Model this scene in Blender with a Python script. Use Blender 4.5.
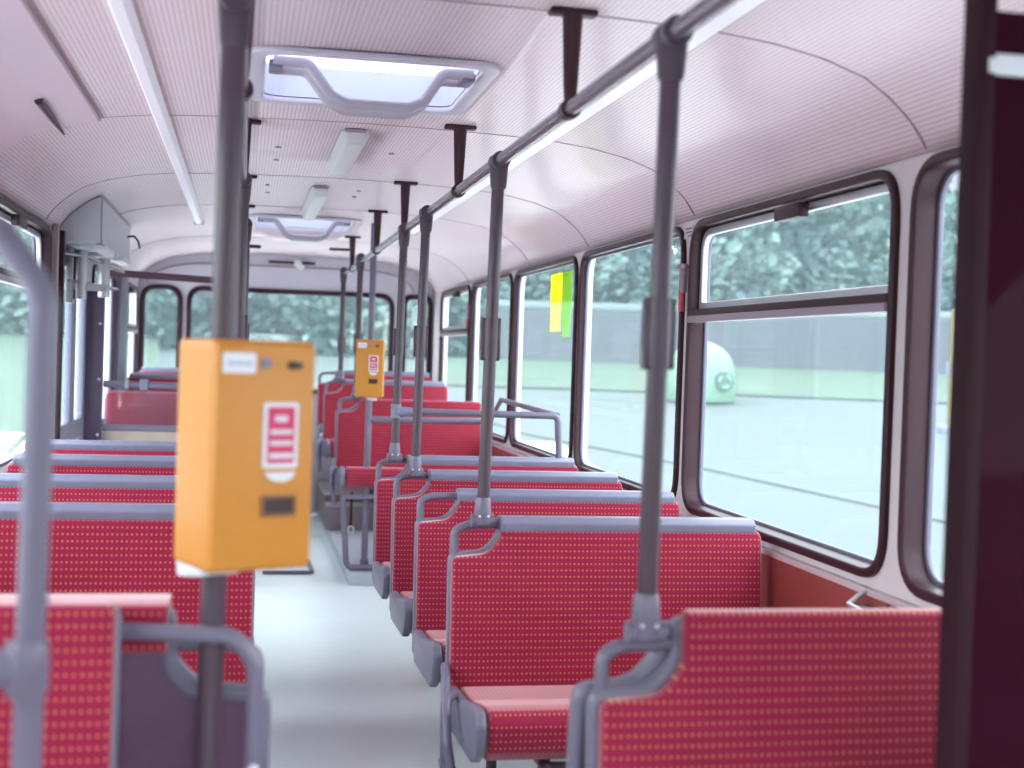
import bpy, bmesh, math, random
from mathutils import Vector, Matrix
random.seed(7)
S = bpy.context.scene
C = S.collection
for o in list(bpy.data.objects):
    bpy.data.objects.remove(o)

# ------------------------------------------------------------------ camera
FPX = 1350.0
PSI, TH, ROLL, CZ = 0.196, -0.02086, 0.033, 1.35
cd = bpy.data.cameras.new('camera')
cam = bpy.data.objects.new('camera', cd); C.objects.link(cam)
cd.sensor_width = 36.0
cd.lens = FPX / 1024 * 36.0
cd.clip_start = 0.05; cd.clip_end = 400
fw = Vector((math.sin(PSI)*math.cos(TH), math.cos(PSI)*math.cos(TH), math.sin(TH)))
rt = Vector((math.cos(PSI), -math.sin(PSI), 0))
up = rt.cross(fw)
cr, sr = math.cos(ROLL), math.sin(ROLL)
xr = rt*cr + up*sr
yu = up*cr - rt*sr
M = Matrix((xr, yu, -fw)).transposed().to_4x4()
M.translation = Vector((0, 0, CZ))
cam.matrix_world = M
cd.dof.use_dof = True
cd.dof.focus_distance = 4.6
cd.dof.aperture_fstop = 2.8
S.camera = cam

# ------------------------------------------------------------------ world, light, exposure
S.view_settings.view_transform = 'Standard'
S.view_settings.look = 'None'
S.view_settings.gamma = 1.0
S.view_settings.use_curve_mapping = False
S.view_settings.exposure = 0.0
W = bpy.data.worlds.new('sky'); S.world = W
W.use_nodes = True
nt = W.node_tree
bg = nt.nodes['Background']
tc = nt.nodes.new('ShaderNodeTexCoord')
sp = nt.nodes.new('ShaderNodeSeparateXYZ')
rp = nt.nodes.new('ShaderNodeValToRGB')
nt.links.new(tc.outputs['Generated'], sp.inputs[0])
nt.links.new(sp.outputs['Z'], rp.inputs[0])
nt.links.new(rp.outputs[0], bg.inputs[0])
rp.color_ramp.elements[0].position = 0.0; rp.color_ramp.elements[0].color = (1.0, .95, .97, 1)
rp.color_ramp.elements[1].position = 0.6; rp.color_ramp.elements[1].color = (1.0, .94, 1.0, 1)
bg.inputs[1].default_value = 7.6

def portal(name, loc, sx, sy, rot):
    l = bpy.data.lights.new(name, 'AREA'); l.shape = 'RECTANGLE'; l.size = sx; l.size_y = sy
    l.cycles.is_portal = True
    o = bpy.data.objects.new(name, l); C.objects.link(o); o.location = loc; o.rotation_euler = rot
    return o
H = math.pi/2
portal('daylight_opening', (1.60, 4.9, 1.35), 1.2, 13.0, (0, H, 0))      # shines towards -X
portal('daylight_opening', (-.94, 4.9, 1.35), 1.2, 13.0, (0, -H, 0))
portal('daylight_opening', (.31, 11.3, 1.45), 2.5, 1.0, (-H, 0, 0))
portal('daylight_opening', (.34, -1.72, 1.28), 2.2, .75, (H, 0, 0))

# ------------------------------------------------------------------ materials
def nmat(name):
    m = bpy.data.materials.new(name); m.use_nodes = True
    return m, m.node_tree, m.node_tree.nodes['Principled BSDF']
def mat(name, col, rough=.5, metal=0.0, noise=0.0, nscale=30, spec=.5, coat=0, bump=0, bscale=200):
    m, t, b = nmat(name)
    b.inputs['Base Color'].default_value = (*col, 1)
    b.inputs['Roughness'].default_value = rough
    b.inputs['Metallic'].default_value = metal
    b.inputs['Specular IOR Level'].default_value = spec
    b.inputs['Coat Weight'].default_value = coat
    b.inputs['Coat Roughness'].default_value = .1
    c = t.nodes.new('ShaderNodeTexCoord')
    if noise:
        n = t.nodes.new('ShaderNodeTexNoise'); n.inputs['Scale'].default_value = nscale; n.inputs['Detail'].default_value = 3
        t.links.new(c.outputs['Object'], n.inputs['Vector'])
        x = t.nodes.new('ShaderNodeMix'); x.data_type = 'RGBA'
        x.inputs[6].default_value = (*[k*(1-noise) for k in col], 1)
        x.inputs[7].default_value = (*[min(1, k*(1+noise)) for k in col], 1)
        t.links.new(n.outputs['Fac'], x.inputs[0]); t.links.new(x.outputs[2], b.inputs['Base Color'])
    if bump:
        n = t.nodes.new('ShaderNodeTexNoise'); n.inputs['Scale'].default_value = bscale
        t.links.new(c.outputs['Object'], n.inputs['Vector'])
        u = t.nodes.new('ShaderNodeBump'); u.inputs['Strength'].default_value = bump; u.inputs['Distance'].default_value = .002
        t.links.new(n.outputs['Fac'], u.inputs['Height']); t.links.new(u.outputs[0], b.inputs['Normal'])
    return m

def dots(name, base, dot, px, py, rx, ry, rough, coords='UV', var=.15, sheen=0, coat=0, wave=0):
    """grid of small rounded dots, pitch px,py, radii rx,ry (fractions of the pitch)"""
    m, t, b = nmat(name)
    L = t.links.new; N = t.nodes.new
    c = N('ShaderNodeTexCoord'); s = N('ShaderNodeSeparateXYZ'); L(c.outputs[coords], s.inputs[0])
    def M2(op, a, k):
        n = N('ShaderNodeMath'); n.operation = op
        if hasattr(a, 'links'): L(a, n.inputs[0])
        else: n.inputs[0].default_value = a
        if hasattr(k, 'links'): L(k, n.inputs[1])
        else: n.inputs[1].default_value = k
        return n.outputs[0]
    def cell(o, p, r):
        f = M2('FRACT', M2('DIVIDE', o, p), 0)
        d = M2('DIVIDE', M2('SUBTRACT', f, .5), r)
        return M2('MULTIPLY', d, d)
    q = M2('ADD', cell(s.outputs[0], px, rx), cell(s.outputs[1], py, ry))
    mask = M2('SUBTRACT', 1.3, q)
    mr = N('ShaderNodeClamp'); L(mask, mr.inputs[0])
    no = N('ShaderNodeTexNoise'); no.inputs['Scale'].default_value = 9; no.inputs['Detail'].default_value = 4
    L(c.outputs[coords], no.inputs['Vector'])
    x0 = N('ShaderNodeMix'); x0.data_type = 'RGBA'
    x0.inputs[6].default_value = (*[k*(1-var) for k in base], 1); x0.inputs[7].default_value = (*[min(1, k*(1+var)) for k in base], 1)
    L(no.outputs['Fac'], x0.inputs[0])
    x = N('ShaderNodeMix'); x.data_type = 'RGBA'
    L(mr.outputs[0], x.inputs[0]); L(x0.outputs[2], x.inputs[6]); x.inputs[7].default_value = (*dot, 1)
    L(x.outputs[2], b.inputs['Base Color'])
    b.inputs['Roughness'].default_value = rough
    if sheen:
        b.inputs['Sheen Weight'].default_value = sheen; b.inputs['Sheen Roughness'].default_value = .4
        b.inputs['Sheen Tint'].default_value = (1, .8, .8, 1)
        b.inputs['Specular IOR Level'].default_value = .25
    if coat:
        b.inputs['Coat Weight'].default_value = coat; b.inputs['Coat Roughness'].default_value = .12
    if wave:
        b.inputs['Specular IOR Level'].default_value = .3
        n2 = N('ShaderNodeTexNoise'); n2.inputs['Scale'].default_value = 2.2; n2.inputs['Detail'].default_value = 1
        L(c.outputs[coords], n2.inputs['Vector'])
        u = N('ShaderNodeBump'); u.inputs['Strength'].default_value = wave; u.inputs['Distance'].default_value = .02
        L(n2.outputs['Fac'], u.inputs['Height']); L(u.outputs[0], b.inputs['Normal']); L(u.outputs[0], b.inputs['Coat Normal'])
    return m

def glass(name, tint, veil, veilcol, gloss=.06):
    m = bpy.data.materials.new(name); m.use_nodes = True; t = m.node_tree; t.nodes.clear()
    N = t.nodes.new; L = t.links.new
    out = N('ShaderNodeOutputMaterial'); tr = N('ShaderNodeBsdfTransparent'); tr.inputs[0].default_value = (*tint, 1)
    tl = N('ShaderNodeBsdfTranslucent'); tl.inputs[0].default_value = (*veilcol, 1)
    gl = N('ShaderNodeBsdfGlossy'); gl.inputs['Roughness'].default_value = .02
    m1 = N('ShaderNodeMixShader'); m1.inputs[0].default_value = veil; L(tr.outputs[0], m1.inputs[1]); L(tl.outputs[0], m1.inputs[2])
    m2 = N('ShaderNodeMixShader'); m2.inputs[0].default_value = gloss; L(m1.outputs[0], m2.inputs[1]); L(gl.outputs[0], m2.inputs[2])
    L(m2.outputs[0], out.inputs[0])
    return m

FAB = dots('red_fabric', (.29, .009, .050), (.60, .21, .075), .012, .0175, .205, .15, .8, sheen=.75)
CAP = mat('grey_vinyl', (.20, .20, .29), .38, noise=.12, nscale=14)
SHELL = mat('grey_shell', (.17, .16, .225), .4, noise=.1)
SHELLD = mat('plum_shell', (.13, .055, .11), .45, noise=.1)
POLE = mat('grey_pole', (.075, .048, .068), .32, noise=.1, nscale=20)
POLEL = mat('lilac_pole', (.155, .138, .20), .35, noise=.1, nscale=20)
CHROME = mat('bright_tube', (.55, .55, .60), .22, metal=.9)
ALU = mat('aluminium', (.58, .58, .62), .35, metal=.5)
CEIL = dots('perforated_ceiling', (.82, .70, .75), (.45, .31, .34), .0125, .0125, .27, .27, .42, var=.03, coat=.14, wave=.08)
CEILS = mat('smooth_panel', (.80, .66, .76), .3, noise=.03, nscale=3, coat=.3)
SEAM = mat('seam_strip', (.40, .30, .36), .4)
LILAC = mat('lilac_wall', (.66, .60, .62), .5, noise=.06, nscale=6, bump=.2, bscale=350)
REDW = mat('red_wall_panel', (.26, .045, .04), .4, noise=.2, nscale=5)
RUB = mat('rubber_gasket', (.042, .013, .022), .42, spec=.3)
RUBL = mat('grey_rubber', (.16, .16, .23), .4)
FLOORM = mat('floor_vinyl', (.80, .92, .97), .28, noise=.09, nscale=2.5, bump=.15, bscale=120)
YEL = mat('yellow_paint', (.60, .235, .03), .42, noise=.05, nscale=60)
WHT = mat('white_plastic', (.72, .74, .78), .4)
LABW = mat('white_label', (.78, .80, .86), .5)
LABR = mat('red_label', (.62, .03, .12), .5)
DARK = mat('dark_slot', (.035, .015, .02), .5)
BOLT = mat('bolt_metal', (.6, .6, .65), .3, metal=.6)
PAN = mat('plum_panel', (.032, .006, .014), .05, spec=.03, noise=.3, nscale=4)
PANE = glass('window_glass', (.88, .96, .96), .032, (.62, .88, .92), .05)
TAN = mat('tan_panel', (.42, .33, .28), .5, noise=.15, nscale=12)
HATCHP = glass('translucent_lid', (.1, .1, .1), .85, (.62, .66, .72), .05)
m_, t_, b_ = nmat('lamp_tube'); TUBE = m_
b_.inputs['Base Color'].default_value = (.8, .8, .88, 1); b_.inputs['Roughness'].default_value = .3
b_.inputs['Emission Color'].default_value = (.86, .84, 1, 1); b_.inputs['Emission Strength'].default_value = .18  # weak glow added as fill light; the strips are otherwise unlit

# ------------------------------------------------------------------ helpers
def tag(o, label=None, cat=None, group=None, kind=None):
    if label: o['label'] = label
    if cat: o['category'] = cat
    if group: o['group'] = group
    if kind: o['kind'] = kind
    return o
def empty(name, loc=(0, 0, 0), rz=0):
    o = bpy.data.objects.new(name, None); C.objects.link(o); o.location = loc; o.rotation_euler = (0, 0, rz); o.empty_display_size = .1
    return o
def link(name, me, m, parent=None, smooth=True):
    o = bpy.data.objects.new(name, me); C.objects.link(o)
    if m is not None:
        me.materials.clear(); me.materials.append(m)
    if smooth:
        for p in me.polygons: p.use_smooth = True
        try: me.set_sharp_from_angle(angle=math.radians(38))
        except Exception: pass
    if parent: o.parent = parent
    return o
def fromb(name, bm, m, parent=None, smooth=True):
    me = bpy.data.meshes.new(name); bmesh.ops.recalc_face_normals(bm, faces=bm.faces[:]); bm.to_mesh(me); bm.free()
    return link(name, me, m, parent, smooth)
def bx(bm, x0, x1, y0, y1, z0, z1, bev=0.0, seg=2, mtx=None):
    r = bmesh.ops.create_cube(bm, size=1)
    vs = r['verts']
    for v in vs:
        v.co = Vector(((x0+x1)/2 + v.co.x*(x1-x0), (y0+y1)/2 + v.co.y*(y1-y0), (z0+z1)/2 + v.co.z*(z1-z0)))
    if bev:
        es = list({e for v in vs for e in v.link_edges})
        r2 = bmesh.ops.bevel(bm, geom=es, offset=bev, segments=seg, affect='EDGES', profile=.6)
        vs = list({v for f in r2['faces'] for v in f.verts} | {v for v in vs if v.is_valid})
    if mtx is not None:
        for v in vs: v.co = mtx @ v.co
def box(name, m, parent, *a, **k):
    bm = bmesh.new(); bx(bm, *a, **k); return fromb(name, bm, m, parent)
def fillet(pts, r, seg=6, closed=False):
    P = [Vector(p) for p in pts]; out = []; n = len(P)
    for i, p in enumerate(P):
        if not closed and i in (0, n-1): out.append(p); continue
        a = P[(i-1) % n]; b = P[(i+1) % n]
        rr = r[i] if isinstance(r, (list, tuple)) else r
        u = (a-p); v = (b-p); lu, lv = u.length, v.length; u.normalize(); v.normalize()
        ang = u.angle(v) if lu and lv else math.pi
        if rr <= 0 or ang > math.pi-.02: out.append(p); continue
        d = min(rr/math.tan(ang/2), lu*.49, lv*.49)
        s, e = p+u*d, p+v*d
        for k in range(seg+1):
            t = k/seg
            out.append((1-t)**2*s + 2*t*(1-t)*p + t*t*e)
    return out
def sweep(bm, pts, rad, seg=12, closed=False):
    P = [Vector(p) for p in pts]; n = len(P); rings = []
    def tang(i):
        if closed: return (P[(i+1) % n]-P[(i-1) % n]).normalized()
        if i == 0: return (P[1]-P[0]).normalized()
        if i == n-1: return (P[-1]-P[-2]).normalized()
        return ((P[i+1]-P[i]).normalized()+(P[i]-P[i-1]).normalized()).normalized()
    t0 = tang(0); nrm = t0.orthogonal().normalized()
    for i in range(n):
        t = tang(i); nrm = (nrm - t*nrm.dot(t)).normalized(); b = t.cross(nrm)
        r = rad[i] if isinstance(rad, (list, tuple)) else rad
        rings.append([bm.verts.new(P[i] + (nrm*math.cos(2*math.pi*k/seg)+b*math.sin(2*math.pi*k/seg))*r) for k in range(seg)])
    m = n if closed else n-1
    for i in range(m):
        A, B = rings[i], rings[(i+1) % n]
        for k in range(seg): bm.faces.new((A[k], A[(k+1) % seg], B[(k+1) % seg], B[k]))
    if not closed:
        bm.faces.new(rings[0][::-1]); bm.faces.new(rings[-1])
def tube(name, m, parent, pts, rad, r=0, seg=12, closed=False):
    bm = bmesh.new(); sweep(bm, fillet(pts, r, closed=closed) if r else pts, rad, seg, closed); return fromb(name, bm, m, parent)
def rrect(u0, v0, u1, v1, r, seg=7):
    if not isinstance(r, (list, tuple)): r = [r]*4
    return [(p.x, p.y) for p in fillet([(u0, v0, 0), (u1, v0, 0), (u1, v1, 0), (u0, v1, 0)], list(r), seg, True)]
def plate(outer, holes, t, f, bevel=0.0, bres=2):
    """flat outline with holes, thickness t, bevelled, mapped by f(u,v,w)->xyz ; UV = u,v"""
    cu = bpy.data.curves.new('c', 'CURVE'); cu.dimensions = '2D'; cu.fill_mode = 'BOTH'
    cu.extrude = max(0, t/2-bevel); cu.bevel_depth = bevel; cu.bevel_resolution = bres; cu.offset = -bevel
    for loop in [outer]+list(holes):
        s = cu.splines.new('POLY'); s.points.add(len(loop)-1)
        for p, q in zip(s.points, loop): p.co = (q[0], q[1], 0, 1)
        s.use_cyclic_u = True
    ob = bpy.data.objects.new('c', cu); C.objects.link(ob)
    dg = bpy.context.evaluated_depsgraph_get(); dg.update()
    me = bpy.data.meshes.new_from_object(ob.evaluated_get(dg))
    bpy.data.objects.remove(ob); bpy.data.curves.remove(cu)
    me.materials.clear()
    bm = bmesh.new(); bm.from_mesh(me); bmesh.ops.remove_doubles(bm, verts=bm.verts[:], dist=1e-5)
    uv = bm.loops.layers.uv.verify()
    for fc in bm.faces:
        for l in fc.loops: l[uv].uv = (l.vert.co.x, l.vert.co.y)
    for v in bm.verts: v.co = Vector(f(*v.co))
    bmesh.ops.recalc_face_normals(bm, faces=bm.faces[:])
    bm.to_mesh(me); bm.free()
    return me
def copy_tree(o, parent=None):
    c = o.copy(); C.objects.link(c)
    if parent: c.parent = parent
    for ch in [k for k in bpy.data.objects if k.parent == o]: copy_tree(ch, c)
    return c
def struct(o): o['kind'] = 'structure'; return o

XR, XL, XC = 1.52, -.84, .34
YF, YB = -1.6, 11.1

# ------------------------------------------------------------------ room: floor
bm = bmesh.new(); bx(bm, XL-.03, XR+.03, YF, YB, -.08, 0); struct(fromb('floor', bm, FLOORM, None, False))
struct(box('trim_1', mat('platform_vinyl', (.42, .45, .52), .4, noise=.1, nscale=3), None, .62, XR, 7.75, YB-.05, 0, .07, bev=.008))
bm = bmesh.new(); bx(bm, .60, XR, 9.62, YB-.05, .07, .24, bev=.01); bx(bm, .60, XR, 9.95, YB-.05, .24, .29, bev=.01)
struct(fromb('trim_2', bm, mat('podium_cladding', (.20, .16, .17), .5, noise=.1), None))
bm = bmesh.new(); bx(bm, XL, .10, 8.55, YB-.05, 0, .22, bev=.01)
struct(fromb('trim_3', bm, mat('podium_cladding_left', (.20, .16, .17), .5, noise=.1), None))

# ------------------------------------------------------------------ ceiling
prof = [(0, 2.10), (.2, 2.098), (.45, 2.092), (.65, 2.083), (.80, 2.065), (.92, 2.04), (1.02, 2.005), (1.08, 1.965), (1.125, 1.925), (1.16, 1.885), (1.18, 1.845)]
def prof_z(x):
    d = abs(x-XC)
    for (a, za), (b, zb) in zip(prof, prof[1:]):
        if d <= b: return za+(zb-za)*(d-a)/(b-a)
    return prof[-1][1]
hatches = [(.02, .60, 3.43, 4.10), (.03, .60, 7.72, 8.50)]
xs = sorted(set([round(XC+s*d, 4) for d, z in prof for s in (-1, 1)] + [.02, .03, .60, .15, .45] + [XC+s*d for d in (.32, .55, .72, .86, .97) for s in (-1, 1)]))
ys = sorted(set([YF, 0, 1.5, 3.43, 4.10, 5.5, 6.7, 7.72, 8.50, 9.6, YB]))
bm = bmesh.new(); uvl = bm.loops.layers.uv.verify()
arc = {}; a = 0; px = None
for x in xs:
    if px is not None: a += math.hypot(x-px, prof_z(x)-prof_z(px))
    arc[x] = a; px = x
vv = {(x, y): bm.verts.new((x, y, prof_z(x))) for x in xs for y in ys}
for i in range(len(xs)-1):
    for j in range(len(ys)-1):
        xm, ym = (xs[i]+xs[i+1])/2, (ys[j]+ys[j+1])/2
        if any(h[0] < xm < h[1] and h[2] < ym < h[3] for h in hatches): continue
        f = bm.faces.new((vv[xs[i], ys[j]], vv[xs[i], ys[j+1]], vv[xs[i+1], ys[j+1]], vv[xs[i+1], ys[j]]))
        for l in f.loops:
            l[uvl].uv = (arc[[x for x in xs if abs(x-l.vert.co.x) < 1e-4][0]], l.vert.co.y)
me = bpy.data.meshes.new('ceiling'); bm.to_mesh(me); bm.free()
ceil = struct(link('ceiling', me, CEIL))
so = ceil.modifiers.new('thick', 'SOLIDIFY'); so.thickness = .03; so.offset = 1
# check offset direction: outward is up
so.offset = 1 if me.polygons[0].normal.z > 0 else -1

def arch_strip(y, w=.007, off=.002, x0=None, x1=None, th=.004):
    bm = bmesh.new(); P = []
    x0 = XC-1.175 if x0 is None else x0; x1 = XC+1.175 if x1 is None else x1
    n = 60
    for i in range(n+1):
        x = x0+(x1-x0)*i/n; z = prof_z(x)-off
        P.append([bm.verts.new((x, y-w/2, z+th)), bm.verts.new((x, y-w/2, z)), bm.verts.new((x, y+w/2, z)), bm.verts.new((x, y+w/2, z+th))])
    for A, B in zip(P, P[1:]):
        for k in range(4): bm.faces.new((A[k], A[(k+1) % 4], B[(k+1) % 4], B[k]))
    bm.faces.new(P[0]); bm.faces.new(P[-1][::-1])
    return bm
tn = 4
for y in (-.2, 1.3, 2.86, 4.48, 5.95, 7.25, 9.3):
    struct(fromb('trim_%d' % tn, arch_strip(y), SEAM)); tn += 1

# ------------------------------------------------------------------ side walls with window openings
WR = [('W0', 1.50, 2.915), ('w1', 2.985, 4.51), ('w2', 4.575, 6.09), ('w3', 6.15, 7.66), ('w4', 7.715, 9.16), ('w5', 9.22, 10.62), ('drv', -.9, 1.40)]
ZB, ZT = .83, 1.838
mapR = lambda X: (lambda u, v, w: (X + w, u, v))
outer = [(YF, 0.0), (YB, 0.0), (YB, 1.86), (YF, 1.86)]
holes = [rrect(a+.012, ZB+.012, b-.012, ZT-.012, .12) for n, a, b in WR]
me = plate(outer, holes, .05, lambda u, v, w: (XR+.028+w, u, v))
struct(link('wall_right', me, LILAC, None, False))
# lower cladding in red-brown laminate
bm = bmesh.new()
yy = [YF, 1.5, 2.94, 4.54, 6.12, 7.69, 9.19, YB-.02]
for a, b in zip(yy, yy[1:]): bx(bm, XR-.014, XR+.004, a+.004, b-.004, .02, .795, bev=.004)
struct(fromb('trim_%d' % tn, bm, REDW)); tn += 1
bm = bmesh.new(); bx(bm, XR-.018, XR+.004, YF, YB-.02, .795, .812, bev=.003)
struct(fromb('trim_%d' % tn, bm, mat('edge_strip', (.55, .42, .45), .4))); tn += 1

def window(n, side, y0, y1, z0, z1, rad=.13, slide=False, midz=1.51, gw=.026, dp=1.0):
    X = XR if side > 0 else XL
    s = -1 if side > 0 else 1           # inward direction
    e = struct(empty('window_%d' % n, (X, (y0+y1)/2, z0)))
    off = Vector(e.location)
    def F(d): return lambda u, v, w: Vector((X + s*d + w, u, v)) - off
    ring = plate(rrect(y0, z0, y1, z1, rad), [rrect(y0+gw, z0+gw, y1-gw, z1-gw, rad*.72)], .015+.07*dp, F(.005-.035*dp), .006)
    link('gasket', ring, RUB, e)
    ring = plate(rrect(y0+gw*.72, z0+gw*.72, y1-gw*.72, z1-gw*.72, rad*.8), [rrect(y0+gw+.011, z0+gw+.011, y1-gw-.011, z1-gw-.011, rad*.66)], .014, F(-.060*dp), .004)
    link('inner_rim', ring, RUBL, e)
    g = plate(rrect(y0+gw, z0+gw, y1-gw, z1-gw, rad*.7), [], .006, F(-.068*dp))
    link('pane', g, PANE, e, False)
    if slide:
        fr = plate(rrect(y0+gw+.004, midz, y1-gw-.004, z1-gw-.004, [.01, .01, rad*.7, rad*.7]), [rrect(y0+gw+.035, midz+.03, y1-gw-.03, z1-gw-.028, [.01, .01, rad*.5, rad*.5])], .02, F(-.036*dp), .004)
        link('sliding_frame', fr, ALU, e)
        bm = bmesh.new(); bx(bm, X+s*.0-.014-off.x, X+s*.0+.014-off.x, y0+gw-off.y, y1-gw-off.y, midz-.018-off.z, midz+.006-off.z, bev=.003)
        fromb('sliding_track', bm, RUB, e)
        bm = bmesh.new(); bx(bm, X-.018-off.x, X+.018-off.x, y0+gw-off.y, y1-gw-off.y, midz-.040-off.z, midz-.017-off.z, bev=.004)
        fromb('middle_rail', bm, mat('rail_lilac', (.36, .30, .36), .4, metal=.2), e)
        yc = y0 + (y1-y0)*.42
        bm = bmesh.new(); bx(bm, X+s*.012-.016-off.x, X+s*.012+.016-off.x, yc-.10-off.y, yc+.08-off.y, z1-gw-.050-off.z, z1-gw-.008-off.z, bev=.006)
        fromb('latch', bm, RUB, e)
    return e
for i, (n, a, b) in enumerate(WR):
    window(i+1, 1, a, b, ZB, ZT, slide=(n in ('w1', 'w5')), midz=1.525, dp=.85 if n in ('W0', 'w1', 'drv') else .35)

WL = [(-.03, .3), (.36, 1.47), (1.53, 3.02), (3.08, 4.57), (4.63, 6.12), (7.80, 9.10), (9.75, 10.98)]
ZTL, ZBL = 1.838, .84
holes = [rrect(a+.012, ZBL+.012, b-.012, ZTL-.012, .12) for a, b in WL[:5]] + [rrect(a+.012, ZBL+.012, b-.012, 1.78, .12) for a, b in WL[5:]]
holes.append(rrect(6.46, .06, 7.52, 1.78, .05))
me = plate([(YF, 0), (YB, 0), (YB, 1.89), (YF, 1.89)], holes, .05, lambda u, v, w: (XL-.028+w, u, v))
struct(link('wall_left', me, mat('pale_lilac_wall', (.58, .56, .62), .4, noise=.05, nscale=6), None, False))
for i, (a, b) in enumerate(WL):
    window(8+i, -1, a, b, ZBL, ZTL if i < 5 else 1.79, slide=(i in (4, 6)), midz=1.59 if i < 6 else 1.47, dp=1.0 if i < 5 else .25)
bm = bmesh.new()
for a, b in ((YF, 1.48), (1.50, 3.04), (3.06, 4.59), (4.61, 6.4)): bx(bm, XL-.004, XL+.014, a+.004, b-.004, .02, .82, bev=.004)
struct(fromb('trim_%d' % tn, bm, REDW)); tn += 1
# raised edge profile behind the last window before the door
bm = bmesh.new(); bx(bm, XL, XL+.030, 6.16, 6.21, 0, 1.86, bev=.008)
struct(fromb('trim_%d' % tn, bm, mat('edge_profile', (.36, .28, .28), .4))); tn += 1
bm = bmesh.new(); bx(bm, XL, XL+.045, 6.25, 6.29, 0.0, 1.84, bev=.008); struct(fromb('trim_%d' % tn, bm, RUB)); tn += 1

bm = bmesh.new(); bx(bm, XL, XL+.04, 9.16, 9.68, .84, 1.80, bev=.01); struct(fromb('trim_%d' % tn, bm, RUBL)); tn += 1
# ------------------------------------------------------------------ rear wall
fy = lambda u, v, w: (u, YB+.028+w, v)
RW = [(-.815, -.51, 1.00, 1.815), (-.455, 1.185, 1.0, 1.815), (1.27, 1.50, 1.0, 1.815)]
me = plate([(XL-.05, 0), (XR+.05, 0), (XR+.05, 2.2), (XL-.05, 2.2)], [rrect(a, c, b, d, .13 if b-a > .3 else .08) for a, b, c, d in RW], .05, fy)
struct(link('wall_rear', me, mat('rear_panel', (.72, .70, .78), .45, noise=.04, nscale=4), None, False))
for i, (a, b, c, d) in enumerate(RW):
    r = .13 if b-a > .3 else .08
    e = struct(empty('window_%d' % (15+i), ((a+b)/2, YB, c))); off = Vector(e.location)
    F = lambda dd: (lambda u, v, w: Vector((u, YB-dd+w, v))-off)
    link('gasket', plate(rrect(a-.012, c-.012, b+.012, d+.012, r), [rrect(a+.028, c+.028, b-.028, d-.028, r*.75)], .034, F(.012), .008), RUB, e)
    link('pane', plate(rrect(a+.02, c+.02, b-.02, d-.02, r*.75), [], .006, F(-.03)), PANE, e, False)
# arched moulding and sign slot on the rear wall
bm = bmesh.new(); P = [Vector((-.78, YB-.006, 1.84))] + [Vector((-.78+.5*(1-math.cos(t)), YB-.006, 1.84+.17*math.sin(t))) for t in [k*H/10 for k in range(1, 11)]] + [Vector((1.0, YB-.006, 2.01))] + [Vector((.95+.4*math.sin(t), YB-.006, 1.84+.17*math.cos(t))) for t in [k*H/10 for k in range(1, 11)]]
sweep(bm, P, .006, 6); struct(fromb('trim_%d' % tn, bm, SEAM)); tn += 1
e = empty('ventilation_slot', (.355, YB, 2.045)); tag(e, 'thin dark ventilation slot high on the pale rear wall above the wide rear window', 'vent')
box('slot', DARK, e, -.18, .18, -.012, .0, -.008, .008, bev=.003)
box('slot_rim', SEAM, e, -.19, .19, -.006, .0, -.014, .014, bev=.003)
bm = bmesh.new(); bmesh.ops.create_icosphere(bm, subdivisions=3, radius=1)
for v in bm.verts:
    k = 1+.35*math.sin(5*math.atan2(v.co.z, v.co.x)+1)*.6 + .12*math.sin(9*v.co.x+3*v.co.z)
    v.co = Vector((v.co.x*.042*k, v.co.y*.012, v.co.z*.042*k + v.co.x*-.02))
o = fromb('white_patch', bm, mat('bright_white', (.95, .95, .95), .6)); o.location = (.405, YB-.028, 2.03)  # flat white blob with an uneven outline over the slot
tag(o, 'ragged white patch over the ventilation slot on the rear wall', 'paper')

# ------------------------------------------------------------------ front wall behind the camera with windscreen
me = plate([(XL-.05, 0), (XR+.05, 0), (XR+.05, 2.2), (XL-.05, 2.2)], [rrect(XL+.12, .95, XR-.12, 1.62, .12)], .05, lambda u, v, w: (u, YF-.03+w, v))
struct(link('wall_front', me, LILAC, None, False))
e = struct(empty('window_18', (XC, YF, .85))); off = Vector(e.location)
link('pane', plate(rrect(XL+.12, .95, XR-.12, 1.62, .12), [], .006, lambda u, v, w: Vector((u, YF-.03+w, v))-off), PANE, e, False)
link('gasket', plate(rrect(XL+.10, .93, XR-.10, 1.64, .12), [rrect(XL+.15, .98, XR-.15, 1.59, .1)], .04, lambda u, v, w: Vector((u, YF+w, v))-off, .008), RUB, e)

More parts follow.
